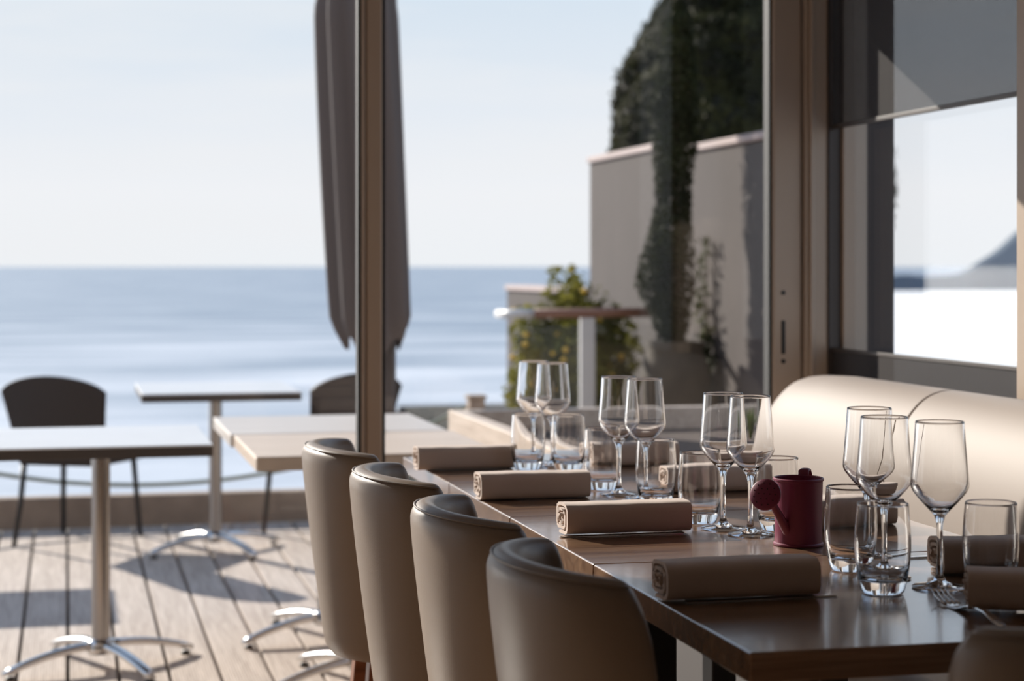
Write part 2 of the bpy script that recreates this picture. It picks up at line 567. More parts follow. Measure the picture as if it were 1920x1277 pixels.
# front glazing: fixed panes on the left, a sliding leaf on the right
def front_leaf(name, x0, x1, label, wl=0.05, wr=0.05, lock=False):
    w = struct(thing(name, label, 'window'))
    f = MB().box(x0, x0 + wl, YF - 0.03, YF + 0.03, 0, HEAD).box(x1 - wr, x1, YF - 0.03, YF + 0.03, 0, HEAD)
    f.box(x0 + wl, x1 - wr, YF - 0.025, YF + 0.025, 0, 0.07).box(x0 + wl, x1 - wr, YF - 0.025, YF + 0.025, HEAD - 0.04, HEAD)
    f.build('door_frame' if lock else 'window_frame', M['frame'], w, bevel=0.006)
    g = MB().box(x0 + wl, x0 + wl + 0.008, YF - 0.02, YF + 0.02, 0.07, HEAD - 0.04).box(x1 - wr - 0.008, x1 - wr, YF - 0.02, YF + 0.02, 0.07, HEAD - 0.04)
    g.build('gasket', M['gasket'], w)
    MB().box(x0 + wl, x1 - wr, YF - 0.004, YF + 0.004, 0.06, HEAD - 0.03).build('pane', M['pane'], w)
    if lock:
        xc = 1.877
        MB().box(xc - 0.0055, xc + 0.0055, YF - 0.033, YF - 0.028, 0.955, 1.045).build('lock', M['lock'], w, bevel=0.002)
        for z in (0.935, 1.12):
            MB().tube([(xc, YF - 0.032, z), (xc, YF - 0.028, z)], 0.006, 14).build('screw', M['lock'], w, smooth=False)
    return w
front_leaf('door_1', 0.744, 1.930, 'sliding glass door with a slim taupe frame at the end of the dining tables', 0.042, 0.082, True)
for i, (a, b) in enumerate(((-0.45, 0.742), (-1.66, -0.452), (-2.87, -1.662), (-4.08, -2.872))):
    front_leaf('window_%d' % (i + 1 if i < 2 else i + 3), a, b, 'fixed glass front panel %s' % ('left of the sliding door', 'second from the sliding door', 'third from the sliding door', 'at the left wall')[i], 0.03, 0.010 if i == 0 else 0.03)
struct(MB().box(2.0, 2.035, Y1W - 0.022, YF + 0.05, ZS, ZT).box(2.0, 2.2, Y1W + 0.001, YF + 0.06, ZS, ZT).build('trim_3', M['dark_edge']), 'dark channel and post filling the glazed corner')
struct(MB().box(1.934, 2.0, YF - 0.045, YF + 0.045, 0, HEAD).box(1.945, 1.958, YF - 0.055, YF - 0.045, 0, HEAD).build('trim_2', M['frame'], bevel=0.004), 'taupe corner jamb beside the sliding door')

# deck of single boards running out to the sea, kerb along its end
YK = 9.53
mb = MB()
bw, x = 0.158, -6.0
while x < 3.25:
    mb.box(x + 0.006, min(x + bw - 0.006, 3.28), YF + 0.08, YK, DK - 0.028, DK)
    x += bw
dk = struct(mb.build('deck', M['deck'], bevel=0.003))
struct(MB().box(-6.0, 3.28, YF + 0.08, YK + 0.3, -8.0, DK - 0.03).build('terrace_base_wall', M['deck_gap']))
struct(MB().box(-6.0, 3.28, YK, YK + 0.10, DK, 0.045).build('deck_kerb', M['kerb'], bevel=0.008), 'low brown timber kerb along the sea end of the deck')

# boundary walls on the right, stepping down towards the sea
XW = 3.3
def bwall(name, y0, y1, ztop, label):
    w = struct(thing(name, label, 'wall'))
    MB().box(XW, XW + 0.18, y0, y1, -8.0, ztop - 0.035).build('wall_panel', M['concrete'], w, bevel=0.006)
    MB().box(XW - 0.02, XW + 0.20, y0 - 0.01, y1, ztop - 0.035, ztop + 0.005).build('coping', M['coping'], w, bevel=0.008)
bwall('wall_boundary_tall', 8.05, 9.70, 1.845, 'tall grey concrete wall with a pale coping right of the deck')
bwall('wall_boundary_middle', 10.25, 11.66, 1.895, 'grey concrete wall panel beyond the tall conifer')
bwall('wall_boundary_low', 11.68, 14.0, 1.045, 'low grey concrete wall end behind the yellow flowered bush')
struct(MB().box(XW + 0.05, XW + 0.16, 9.70, 10.25, -8.0, 1.80).build('wall_boundary_recess', M['concrete']), 'recessed piece of grey wall behind the conifer')

# sea, beach and headland
ZSEA = -6.0
struct(MB().add([(-30000, -20, ZSEA), (30000, -20, ZSEA), (30000, 45000, ZSEA), (-30000, 45000, ZSEA)], [(0, 1, 2, 3)]).build('sea', M['sea']), 'calm blue sea reaching to the horizon')
bz = ZSEA + 0.12
bp = [(25, 60), (208, 505), (520, 505), (320, 60)]
struct(MB().add([(a, b, z) for z in (bz - 0.5, bz) for a, b in bp], [(3, 2, 1, 0), (4, 5, 6, 7), (0, 1, 5, 4), (1, 2, 6, 5), (2, 3, 7, 6), (3, 0, 4, 7)]).build('beach', M['sand']), 'bright white beach seen through the side window')
rows = []
NH = 150
for i in range(NH + 1):
    t = i / NH
    xx = 200 + 200 * t
    prof = 4.4 + min(30.0, 11.0 * max(0.0, (xx - 243) / 26) ** 1.7) + 0.25 * math.sin(41 * t + 1) + 0.2 * math.sin(93 * t)
    row = []
    for j in range(11):
        s_ = j / 10
        row.append((xx + 60 * s_ ** 2, 503 + (4 + 0.45 * prof) * min(1, s_ / 0.4) + 150 * max(0, s_ - 0.4), ZSEA - 0.4 + (prof + 0.4) * min(1, s_ / 0.4) - prof * 1.05 * max(0, (s_ - 0.4) / 0.6) ** 2))
    rows.append(row)
struct(MB().grid(rows).build('headland_hill', M['far_hill'], smooth=True), 'hazy blue headland beyond the white beach')

# dense domed evergreen behind the boundary wall
struct(MB().box(XW + 0.2, 9.5, 8.05, 20.0, -8.0, -0.32).build('bank_terrain', M['hill_ground']), 'dark planted bank behind the concrete walls')
ev = thing('domed_evergreen', 'huge dark dome-shaped evergreen rising behind the concrete walls', 'tree', (6.17, 16.5, -0.32))
HR = Vector((1.20, 1.55, 2.08))
HCZ = 2.30
def lump(d):
    return 0.045 * math.sin(7 * d.x + 5 * d.z) * math.cos(6 * d.y) + 0.035 * math.sin(13 * d.z + 9 * d.y) + 0.02 * math.sin(23 * d.x + 19 * d.y + 17 * d.z)
rows = []
for i in range(81):
    th_ = PI * (0.004 + 0.80 * i / 80)
    row = []
    for j in range(120):
        ph = 2 * PI * j / 120
        d = Vector((math.sin(th_) * math.cos(ph), math.sin(th_) * math.sin(ph), math.cos(th_)))
        k = 1 + lump(d)
        row.append((d.x * HR.x * k, d.y * HR.y * k, HCZ + d.z * HR.z * k))
    rows.append(row)
core = MB().grid(rows, close_u=True)
co = np.array(core.v)
core.build('crown_core', M['hill_ground'], ev, smooth=True)
no = co - np.array([0, 0, HCZ])
no = no / np.array([HR.x ** 2, HR.y ** 2, HR.z ** 2])
no /= np.linalg.norm(no, axis=1)[:, None]
pick = rng.integers(0, len(co), 60000)
pp = co[pick] + rng.normal(0, 0.022, (60000, 3)) + no[pick] * 0.02
leaves(pp, no[pick], 0.036, 0.45).build('foliage', M['hill'], ev)
MB().tube([(0, 0, -0.02), (0.03, 0, 0.8), (0, 0, 1.6)], [0.16, 0.13, 0.10], 14).build('trunk', M['bark'], ev, smooth=True)

# ================================================================== interior furniture
TZ = 0.75
X0, X1 = 0.757, 1.427
def dining_table(y0, y1, label):
    cx, cy = (X0 + X1) / 2, (y0 + y1) / 2
    t = thing('dining_table', label, 'table', (cx, cy, 0), group='walnut tables in the long row')
    w, d = (X1 - X0) / 2, (y1 - y0) / 2
    MB().box(-w, w, -d, d, TZ - 0.036, TZ).build('table_top', M['walnut'], t, bevel=0.003)
    for q in (-0.15, 0.15):
        MB().box(q - 0.025, q + 0.025, -0.03, 0.03, 0.024, TZ - 0.048).build('column', M['blackmetal'], t, bevel=0.004)
        MB().box(q - 0.025, q + 0.025, -0.23, 0.23, 0.0, 0.025).build('foot_bar', M['blackmetal'], t, bevel=0.005)
    MB().box(-0.24, 0.24, -0.18, 0.18, TZ - 0.049, TZ - 0.036).build('top_plate', M['blackmetal'], t)
    return t
G = 0.003
seams = [2.005, 2.655, 3.19, 3.725, 4.26]
tl_ = ['walnut dining table nearest the camera, in shade, with the fork and bare front edge',
       'walnut dining table carrying the magenta watering can, second from the camera',
       'sunlit walnut dining table third from the camera, between the can and the window end',
       'sunlit walnut dining table at the window end of the row']
for i in range(4):
    dining_table(seams[i] + (G if i else 0), seams[i + 1], tl_[i])

# barrel-backed leather chair; local +X is the way it faces, origin under the middle of its back
def make_chair(label, group):
    c = thing('dining_chair', label, 'chair', group=group)
    nt_, nz = 28, 9
    a0, b0, TH = 0.130, 0.200, 0.050
    Z0, Z1 = 0.428, 0.845
    def wallpt(tn, zn, off):
        ph = tn * math.radians(98)
        k = 0.74 + 0.26 * min(1, zn / 0.8) ** 0.9 - 0.03 * max(0, zn - 0.8) / 0.2
        a, b = a0 * (0.9 + 0.1 * zn), b0 * k
        x = a * (1 - math.cos(ph)) + 0.050 * (1 - zn) ** 1.2
        y = b * math.sin(ph)
        n = Vector((-math.cos(ph) * b, math.sin(ph) * a, 0)).normalized()
        return Vector((x, y, 0)) + n * off
    rows = []
    for i in range(nt_ + 1):
        tn = -1 + 2 * i / nt_
        e = abs(tn)
        ztop = Z1 - 0.012 * e ** 2 - 0.085 * max(0, (e - 0.86) / 0.14) ** 2.2
        th = TH * (1 - 0.55 * max(0, (e - 0.9) / 0.1) ** 2)
        row = []
        for j in range(nz + 1):
            zn = j / nz
            z = Z0 + (ztop - 0.028 - Z0) * zn
            p = wallpt(tn, (z - Z0) / (Z1 - Z0), 0.0)
            row.append((p.x, p.y, z))
        for q in range(1, 8):
            an = PI * q / 8
            off = -th / 2 + th / 2 * math.cos(an)
            z = ztop - 0.028 + 0.028 * math.sin(an)
            p = wallpt(tn, (z - Z0) / (Z1 - Z0), off)
            row.append((p.x, p.y, z))
        for j in range(nz, -1, -1):
            zn = j / nz
            z = Z0 + (ztop - 0.028 - Z0) * zn
            bul = 0.012 * math.sin(PI * zn)
            p = wallpt(tn, (z - Z0) / (Z1 - Z0), -th - bul * (1 - e ** 4))
            row.append((p.x, p.y, z))
        rows.append(row)
    m = MB()
    k = len(rows[0])
    m.grid(rows, close_u=True)
    m.f.append(tuple(range(k - 1, -1, -1)))
    m.f.append(tuple(range(nt_ * k, nt_ * k + k)))
    sh = m.build('backrest', M['leather'], c, subsurf=1, auto=50)
    # stitched seam along the outer edge of the rim
    pts = []
    for i in range(2, nt_ - 1):
        tn = -1 + 2 * i / nt_
        e = abs(tn)
        ztop = Z1 - 0.012 * e ** 2 - 0.085 * max(0, (e - 0.86) / 0.14) ** 2.2
        p = wallpt(tn, 0.97, -0.008)
        pts.append((p.x, p.y, ztop - 0.0062))
    MB().tube(pts, 0.0018, 6).build('piping', M['piping'], sh, smooth=True)
    # seat: upholstered block and cushion
    def rslab(x0, x1, hw0, hw1, z0, z1, name, bev):
        mm = MB()
        lo = [(x0, -hw0), (x1, -hw1), (x1, hw1), (x0, hw0)]
        mm.add([(x_, y_, z0) for x_, y_ in lo] + [(x_, y_, z1) for x_, y_ in lo],
               [(3, 2, 1, 0), (4, 5, 6, 7), (0, 1, 5, 4), (1, 2, 6, 5), (2, 3, 7, 6), (3, 0, 4, 7)])
        return mm.build(name, M['leather'], c, bevel=bev, auto=40)
    rslab(0.115, 0.420, 0.100, 0.185, 0.432, 0.462, 'seat_base', 0.012)
    rslab(0.100, 0.435, 0.095, 0.190, 0.463, 0.515, 'seat', 0.022)
    for sx, sy in ((0, 1), (0, -1), (1, 1), (1, -1)):
        xt, yt = (0.140, 0.085 * sy) if not sx else (0.385, 0.150 * sy)
        xb, yb = (0.095, 0.105 * sy) if not sx else (0.405, 0.165 * sy)
        h1, h0 = 0.021, 0.014
        mm = MB()
        vs = [(xb - h0, yb - h0, 0), (xb + h0, yb - h0, 0), (xb + h0, yb + h0, 0), (xb - h0, yb + h0, 0),
              (xt - h1, yt - h1, 0.434), (xt + h1, yt - h1, 0.434), (xt + h1, yt + h1, 0.434), (xt - h1, yt + h1, 0.434)]
        mm.add(vs, [(3, 2, 1, 0), (4, 5, 6, 7), (0, 1, 5, 4), (1, 2, 6, 5), (2, 3, 7, 6), (3, 0, 4, 7)])
        mm.build('leg', M['chairleg'], c, bevel=0.003)
    return c
GC = 'barrel-backed leather chairs at the dining tables'
chair0 = make_chair('', GC)
spots = [(0.495, 2.190, 0.0, 'taupe barrel-backed leather chair nearest the camera in the left row'),
         (0.487, 2.670, 0.0, 'taupe barrel-backed leather chair second from the camera in the left row'),
         (0.469, 3.160, 0.0, 'taupe barrel-backed leather chair third in the row, partly behind the second one'),
         (0.447, 3.650, 0.0, 'taupe barrel-backed leather chair at the window end with its red-brown legs showing'),
         (1.045, 1.563, PI / 2, 'dark shaded leather chair at the head of the table in the bottom right corner')]
for i, (x, y, rz, lab) in enumerate(spots):
    c = chair0 if i == 0 else copy_tree(chair0)
    c.location = (x, y, 0)
    c.rotation_euler = (0, 0, rz)
    c['label'] = lab

# cream banquette along the right wall, in two units
def banquette(y0, y1, label, round_far=False):
    b = thing('banquette', label, 'bench', (1.7, (y0 + y1) / 2, 0), group='cream banquettes under the side windows')
    L = (y1 - y0) / 2
    ctl = [(-0.005, 0.47), (-0.02, 0.60), (-0.012, 0.74), (0.022, 0.84), (0.075, 0.906), (0.14, 0.926), (0.205, 0.906), (0.240, 0.85), (0.245, 0.70), (0.245, 0.47)]
    prof = []
    for q in range(len(ctl) - 1):
        pm, pa, pb, pc = [Vector(ctl[max(0, min(len(ctl) - 1, q + w_))]) for w_ in (-1, 0, 1, 2)]
        for h in range(5):
            u_ = h / 5
            p_ = 0.5 * (2 * pa + (pb - pm) * u_ + (2 * pm - 5 * pa + 4 * pb - pc) * u_ ** 2 + (3 * pa - pm - 3 * pb + pc) * u_ ** 3)
            prof.append((p_.x, p_.y))
    prof.append(ctl[-1])
    rows = []
    n = 26
    for i in range(n + 1):
        t = -1 + 2 * i / n
        yy = t * L
        k = 1.0
        sx = 0.0
        if round_far and t > 0.2:
            q = (t - 0.20) / 0.80
            k = 1 - 0.03 * q - 0.13 * q ** 6
            sx = 0.05 * q ** 6
        rows.append([(x_ + sx * (1 - (x_ + 0.02) / 0.265), yy, 0.47 + (z_ - 0.47) * k) for x_, z_ in prof])
    m = MB().grid(rows, close_u=True)
    kk = len(prof)
    m.f.append(tuple(range(kk - 1, -1, -1)))
    m.f.append(tuple(range(n * kk, n * kk + kk)))
    m.build('backrest', M['cream'], b, bevel=0.004, auto=60)
    MB().box(-0.265, 0.03, -L + 0.004, L - 0.004, 0.36, 0.47).build('seat_cushion', M['cream'], b, bevel=0.03, auto=40)
    MB().box(-0.23, 0.245, -L + 0.002, L - 0.002, 0.0, 0.36).build('base', M['base_panel'], b, bevel=0.004)
    return b
banquette(3.668, 4.53, 'cream leather banquette unit in the window corner, its end rounded', True)
banquette(1.30, 3.662, 'cream leather banquette unit running on toward the camera behind the near glasses')

# ================================================================== table setting
GL = M['glass']
def wine_profile():
    H = 0.228
    out = [(0.0, 0.0), (0.0365, 0.0), (0.0378, 0.0012), (0.0365, 0.0024), (0.020, 0.0050), (0.009, 0.0095), (0.0052, 0.018), (0.0040, 0.035), (0.0039, 0.065), (0.0046, 0.088), (0.0075, 0.0985), (0.0135, 0.1055)]
    bowl = [(0.0215, 0.1140), (0.0300, 0.1235), (0.0362, 0.1315), (0.0390, 0.1375), (0.0396, 0.1430), (0.0391, 0.1500), (0.0378, 0.1640), (0.0362, 0.1830), (0.0345, 0.2050), (0.03323, H - 0.0030), (0.03305, H - 0.0008), (0.0327, H - 0.0001), (0.0324, H)]
    inn = [(0.0321, H - 0.0001), (0.03175, H - 0.0008), (0.03193, H - 0.0030), (0.0332, 0.2050), (0.0349, 0.1830), (0.0365, 0.1640), (0.0378, 0.1500), (0.0382, 0.1430), (0.0375, 0.1380), (0.0348, 0.1325), (0.0288, 0.1250), (0.0203, 0.1158), (0.0120, 0.1085), (0.0050, 0.1050), (0.0, 0.1044)]
    return out + bowl + inn
def tumbler_profile():
    H = 0.121
    out = [(0.0, 0.0), (0.0260, 0.0), (0.0280, 0.0015), (0.0300, 0.0070), (0.0335, 0.0220), (0.0365, 0.0420), (0.0378, 0.0600), (0.0375, 0.0780), (0.0361, 0.1000), (0.0347, H - 0.003), (0.0345, H - 0.0008), (0.0342, H - 0.0001), (0.0339, H)]
    inn = [(0.0336, H - 0.0001), (0.0333, H - 0.0008), (0.0335, H - 0.003), (0.0347, 0.1000), (0.0360, 0.0780), (0.0363, 0.0600), (0.0349, 0.0420), (0.0318, 0.0260), (0.0280, 0.0195), (0.0200, 0.0170), (0.0, 0.0165)]
    return out + inn
TT_ = TZ + 0.0006
wine0 = MB().lathe(wine_profile(), 64).build('wine_glass', GL, auto=60)
tumb0 = MB().lathe(tumbler_profile(), 64).build('water_tumbler', GL, auto=60)
def plan(u, d):
    """point on plan for a bearing (picture column) and a distance ahead of the camera"""
    a = (u - 960) / 3500.0
    return d * (math.sin(YAW) + math.cos(YAW) * a), d * (math.cos(YAW) - math.sin(YAW) * a)
wines = [(1001, 4.19, 'empty wine glass farthest from the camera, rear one of the window-end pair'),
         (1036, 4.105, 'empty wine glass at the window end, front one of its overlapping pair'),
         (1160, 3.60, 'empty wine glass behind the second napkin from the window, left one of its pair'),
         (1209, 3.53, 'empty wine glass behind the second napkin from the window, right one of its pair'),
         (1356, 3.13, 'empty wine glass left of the watering can, farther left one of its pair'),
         (1407, 3.06, 'empty wine glass just left of the watering can rose, right one of its pair'),
         (1630, 2.80, 'tall empty wine glass behind the near tumbler, rear left one of the near group'),
         (1658, 2.638, 'empty wine glass standing directly behind the near tumbler, middle of the near group'),
         (1762, 2.555, 'empty wine glass standing alone beside the fork, foot fully visible')]
tumblers = [(990, 4.045, 'empty water tumbler at the window end, left of the farthest wine glasses'),
            (1065, 4.020, 'empty water tumbler at the window end, right of the farthest wine glasses'),
            (1130, 3.685, 'empty water tumbler touching the right end of the second napkin from the window'),
            (1230, 3.448, 'empty water tumbler in front of the middle pair of wine glasses'),
            (1312, 3.205, 'empty water tumbler at the right end of the sunlit third napkin'),
            (1458, 3.118, 'empty water tumbler half hidden behind the magenta watering can'),
            (1594, 2.705, 'empty water tumbler just right of the watering can'),
            (1655, 2.516, 'empty thick-based water tumbler nearest the camera'),
            (1858, 2.525, 'empty water tumbler above the near napkin roll at the right edge')]
for src, lst, grp, cat in ((wine0, wines, 'wine glasses on the dining tables', 'glass'), (tumb0, tumblers, 'water tumblers on the dining tables', 'glass')):
    for i, (u, d, lab) in enumerate(lst):
        g = src if i == 0 else src.copy()
        if i:
            COL.objects.link(g)
        x, y = plan(u, d)
        g.location = (x, y, TT_)
        tag(g, lab, cat, grp)

# rolled linen napkins: a flattened spiral of cloth, local X along the roll
def napkin_mesh(seed, length=0.212):
    r_ = random.Random(seed)
    m = MB()
    NS, NL, turns = 84, 18, 2.6
    Wd, Hh = 0.040, 0.0275
    wob = [r_.uniform(-1, 1) for _ in range(4)]
    def sp(k, off, xx):
        q = k / NS
        ang = -PI * 0.42 - q * turns * 2 * PI
        r = 1.0 - 0.75 * q - off
        c_, s_ = math.cos(ang), math.sin(ang)
        ex = 0.52
        y = math.copysign(abs(c_) ** ex, c_) * r * Wd
        z = math.copysign(abs(s_) ** ex, s_) * r * Hh
        if z > 0:
            z *= 1 + 0.035 * math.sin(5 * xx / length + 3 * wob[0]) * wob[1] + 0.012 * math.sin(21 * xx / length + wob[2])
        sh = 0.006 * q * (1 if xx > 0 else -1) * (abs(xx) > length / 2 - 0.001) * r_.random()
        return (xx + sh, y, z + Hh)
    rows = []
    for l in range(NL + 1):
        xx = -length / 2 + length * l / NL
        outer = [sp(k, 0.0, xx) for k in range(NS + 1)]
        inner = [sp(k, 0.17, xx) for k in range(NS, -1, -1)]
        rows.append(outer + inner)
    m.grid(rows, close_u=True)
    n = 2 * (NS + 1)
    for base in (0, NL * n):
        for k in range(NS):
            m.f.append((base + k, base + k + 1, base + n - 2 - k, base + n - 1 - k))
    return m
naps = [(0.840, 3.975, 0.0, 'linen napkin roll on the left side nearest the window', 1),
        (0.861, 3.445, 0.0, 'linen napkin roll beside the third chair, second from the window', 2),
        (0.895, 2.955, 0.0, 'linen napkin roll with a lit top and a knife under it, third from window', 3),
        (0.865, 2.345, 0.0, 'shaded linen napkin roll nearest the camera on the left side of the table', 4),
        (1.215, 3.965, 0.0, 'linen napkin roll seen through the middle tumblers on the window-end banquette side', 5),
        (1.236, 3.470, 0.0, 'linen napkin roll on the banquette side behind the wine glasses left of the can', 6),
        (1.286, 2.935, 0.0, 'linen napkin roll seen through the glasses just right of the can', 7),
        (1.315, 2.455, -0.10, 'linen napkin roll behind the right-edge tumbler', 8),
        (1.214, 2.146, -0.42, 'linen napkin roll lying askew by the fork at the head of the table', 9)]
for i, (x, y, rz, lab, sd_) in enumerate(naps):
    o = napkin_mesh(sd_, 0.212 if i < 4 else 0.172 if i == 6 else 0.205).build('rolled_napkin', M['linen'], auto=50)
    o.location = (x, y, TZ + 0.0045 if i == 8 else TZ + 0.0028 if i in (2, 3) else TZ + 0.0006)
    o.rotation_euler = (0, 0, rz)
    tag(o, lab, 'napkin', 'rolled napkins on the dining tables')

# cutlery
def knife(x, y, rz, label):
    m = MB()
    pts = [(-0.105, 0.0075), (-0.10, 0.0095), (-0.02, 0.0075), (0.0, 0.006), (0.012, 0.0095), (0.08, 0.0095), (0.10, 0.006), (0.106, 0.001)]
    rows = []
    for px_, w in pts:
        rows.append([(px_, -w if px_ < 0.005 else -0.0065, 0.0), (px_, w, 0.0), (px_, w * 0.8, 0.0019), (px_, (-w if px_ < 0.005 else -0.0065) * 0.8, 0.0019)])
    m.grid(rows, close_u=True)
    m.f += [(0, 1, 2, 3), tuple(4 * (len(pts) - 1) + k for k in (3, 2, 1, 0))]
    o = m.build('table_knife', M['steel'], bevel=0.0006, auto=40)
    o.location = (x, y, TZ + 0.0005)
    o.rotation_euler = (0, 0, rz)
    tag(o, label, 'knife', 'table knives')
knife(0.885, 2.930, PI, 'steel table knife under the sunlit third napkin roll, its tip showing on the left')
knife(0.893, 2.325, 0.0, 'steel table knife under the near left napkin roll, its tip showing on the right')
knife(1.245, 2.600, 0.02, 'steel table knife lying behind the tumbler at the right edge')
fk = thing('table_fork', 'steel table fork at the left end of the askew napkin roll, tines toward the glasses', 'fork', (1.116, 2.212, TZ + 0.0006), -1.62)
m = MB()
hp = [(-0.012, 0.011, 0.0015), (0.0, 0.0125, 0.0005), (0.02, 0.010, 0.001), (0.035, 0.0045, 0.006), (0.055, 0.0035, 0.0105), (0.09, 0.0045, 0.0095), (0.125, 0.0075, 0.004), (0.138, 0.0060, 0.0015), (0.142, 0.002, 0.001)]
m.grid([[(x_, -w, z_), (x_, w, z_), (x_, w * 0.7, z_ + 0.0022), (x_, -w * 0.7, z_ + 0.0022)] for x_, w, z_ in hp], close_u=True)
m.f += [(0, 1, 2, 3), tuple(4 * (len(hp) - 1) + k for k in (3, 2, 1, 0))]
m.build('handle', M['steel'], fk, bevel=0.0006, auto=50)
m = MB()
for k in range(4):
    yk = (k - 1.5) * 0.0066
    m.tube([(-0.008, yk, 0.0028), (-0.022, yk * 1.05, 0.0045), (-0.040, yk * 1.05, 0.0090), (-0.054, yk, 0.0140)], [0.0019, 0.0018, 0.0016, 0.0009], 8)
m.build('tine', M['steel'], fk, smooth=True)

# little magenta watering can
wx, wy = plan(1497, 2.95)
wc = thing('watering_can', 'small magenta tin watering can standing among the glasses', 'watering can', (wx, wy, TZ + 0.0006), 0.0)
R0 = 0.0385
prof = [(0.0, 0.0), (R0, 0.0), (R0 + 0.0010, 0.0012), (R0 + 0.0010, 0.0035), (R0 - 0.0012, 0.0052), (R0 - 0.0016, 0.05), (R0, 0.101), (R0 + 0.0016, 0.1028), (R0 + 0.0016, 0.1052), (R0, 0.1065), (R0 - 0.0016, 0.1050), (R0 - 0.0028, 0.05), (R0 - 0.0024, 0.0045), (0.0, 0.0045)]
MB().lathe(prof, 64).build('body', M['can'], wc, auto=35)
# spout leans out to the front left and carries the rose
dv = Vector((-0.85, -0.53, 0)).normalized()
p0 = dv * 0.0345 + Vector((0, 0, 0.024))
p1 = dv * 0.0780 + Vector((0, 0, 0.0830))
p0 = p0 + Vector((0.004, 0, 0))
spt = MB().tube([p0 - (p1 - p0) * 0.08, p0, p0.lerp(p1, 0.5), p1], [0.0085, 0.0082, 0.0066, 0.0052], 18).build('spout', M['can'], wc, auto=40)
ax = (p1 - p0).normalized()
rose = MB().lathe([(0.0, -0.012), (0.0055, -0.012), (0.0095, -0.006), (0.0235, 0.004), (0.0250, 0.006), (0.0245, 0.0085), (0.0215, 0.0105), (0.011, 0.0125), (0.0, 0.0130)], 40).build('rose', M['can'], wc, auto=40)
face = Vector((-0.62, -0.72, 0.30)).normalized()
rose.rotation_euler = face.to_track_quat('Z', 'Y').to_euler()
rose.location = p1 + face * 0.008
hm = MB()
for rr, nn in ((0.0, 1), (0.009, 6), (0.0175, 11)):
    for k in range(nn):
        a_ = 2 * PI * k / nn
        z_ = 0.0131 - (0.0005 if rr < 0.005 else (0.0008 if rr < 0.012 else 0.0015))
        hm.lathe([(0.0, z_ + 0.0006), (0.0010, z_ + 0.0006), (0.0010, z_ - 0.001), (0.0, z_ - 0.001)], 10, rr * math.cos(a_), rr * math.sin(a_))
hm.build('sprinkle_holes', M['hole'], rose)
hd = Vector((0.55, 0.83, 0)).normalized()
hpts = [hd * 0.0385 + Vector((0, 0, 0.100)), hd * 0.043 + Vector((0, 0, 0.1125)), hd * 0.058 + Vector((0, 0, 0.1135)), hd * 0.071 + Vector((0, 0, 0.102)), hd * 0.074 + Vector((0, 0, 0.075)), hd * 0.062 + Vector((0, 0, 0.048)), hd * 0.0385 + Vector((0, 0, 0.035))]
MB().tube(hpts, 0.0062, 14, flat=(1.4, 0.35)).build('handle', M['can'], wc, smooth=True)

# ================================================================== the terrace
def pedestal_table(cx, cy, w, d, top_mat, edge_mat, label, thick=0.038, rz_foot=math.radians(27)):
    t = thing('terrace_table', label, 'table', (cx, cy, DK), group='pedestal tables on the deck')
    ZT_ = 0.75
    tp = MB().box(-w / 2, w / 2, -d / 2, d / 2, ZT_ - 0.006, ZT_).build('table_top', top_mat, t, bevel=0.002)
    MB().box(-w / 2, w / 2, -d / 2, d / 2, ZT_ - thick, ZT_ - 0.006).build('edge_band', edge_mat, tp, bevel=0.002)
    MB().lathe([(0.0, 0.085), (0.0295, 0.085), (0.0295, ZT_ - thick - 0.006), (0.0, ZT_ - thick - 0.006)], 32).build('column', M['post_metal'], t, auto=40)
    MB().box(-0.13, 0.13, -0.13, 0.13, ZT_ - thick - 0.008, ZT_ - thick).build('top_plate', M['dark_edge'], t)
    MB().lathe([(0.0, 0.045), (0.036, 0.045), (0.052, 0.062), (0.050, 0.078), (0.036, 0.094), (0.0, 0.096)], 32).build('hub', M['chrome'], t, auto=50)
    for k in range(4):
        a_ = rz_foot + k * PI / 2
        pts, rs = [], []
        for q in range(11):
            s_ = q / 10
            rad = 0.035 + 0.305 * s_
            z_ = 0.074 - 0.052 * s_ ** 1.9
            pts.append((rad * math.cos(a_), rad * math.sin(a_), z_))
            rs.append(0.020 - 0.004 * s_ if q < 10 else 0.010)
        ft = MB().tube(pts, rs, 14, flat=(1.15, 0.72)).build('foot', M['chrome'], t, smooth=True)
        MB().lathe([(0.0, 0.0), (0.016, 0.0), (0.014, 0.012), (0.0, 0.014)], 16, 0.315 * math.cos(a_), 0.315 * math.sin(a_)).build('glide', M['blackmetal'], ft, smooth=True)
    return t
pedestal_table(0.108, 6.205, 0.665, 0.735, M['white_top'], M['dark_edge'], 'white topped terrace table with a dark edge at the left, nearest the glass')
pedestal_table(0.66, 8.60, 0.69, 0.80, M['white_top'], M['dark_edge'], 'white topped terrace table by the kerb between the two wicker chairs')
pedestal_table(0.895, 5.780, 0.725, 0.730, M['light_wood'], M['light_wood'], 'pale wooden terrace table just outside the glass behind the dining chairs', 0.042)
pedestal_table(0.885, 6.530, 0.725, 0.730, M['grey_wood'], M['grey_wood'], 'greyer wooden terrace table pushed against the far side of the pale one', 0.042)
lf = leaves([(1.02, 6.10, DK + 0.757)], [(0, 0, 1)], 0.02, 0.1).build('fallen_leaf', M['grass'])
tag(lf, 'small green leaf lying on the pale wooden terrace table', 'leaf')

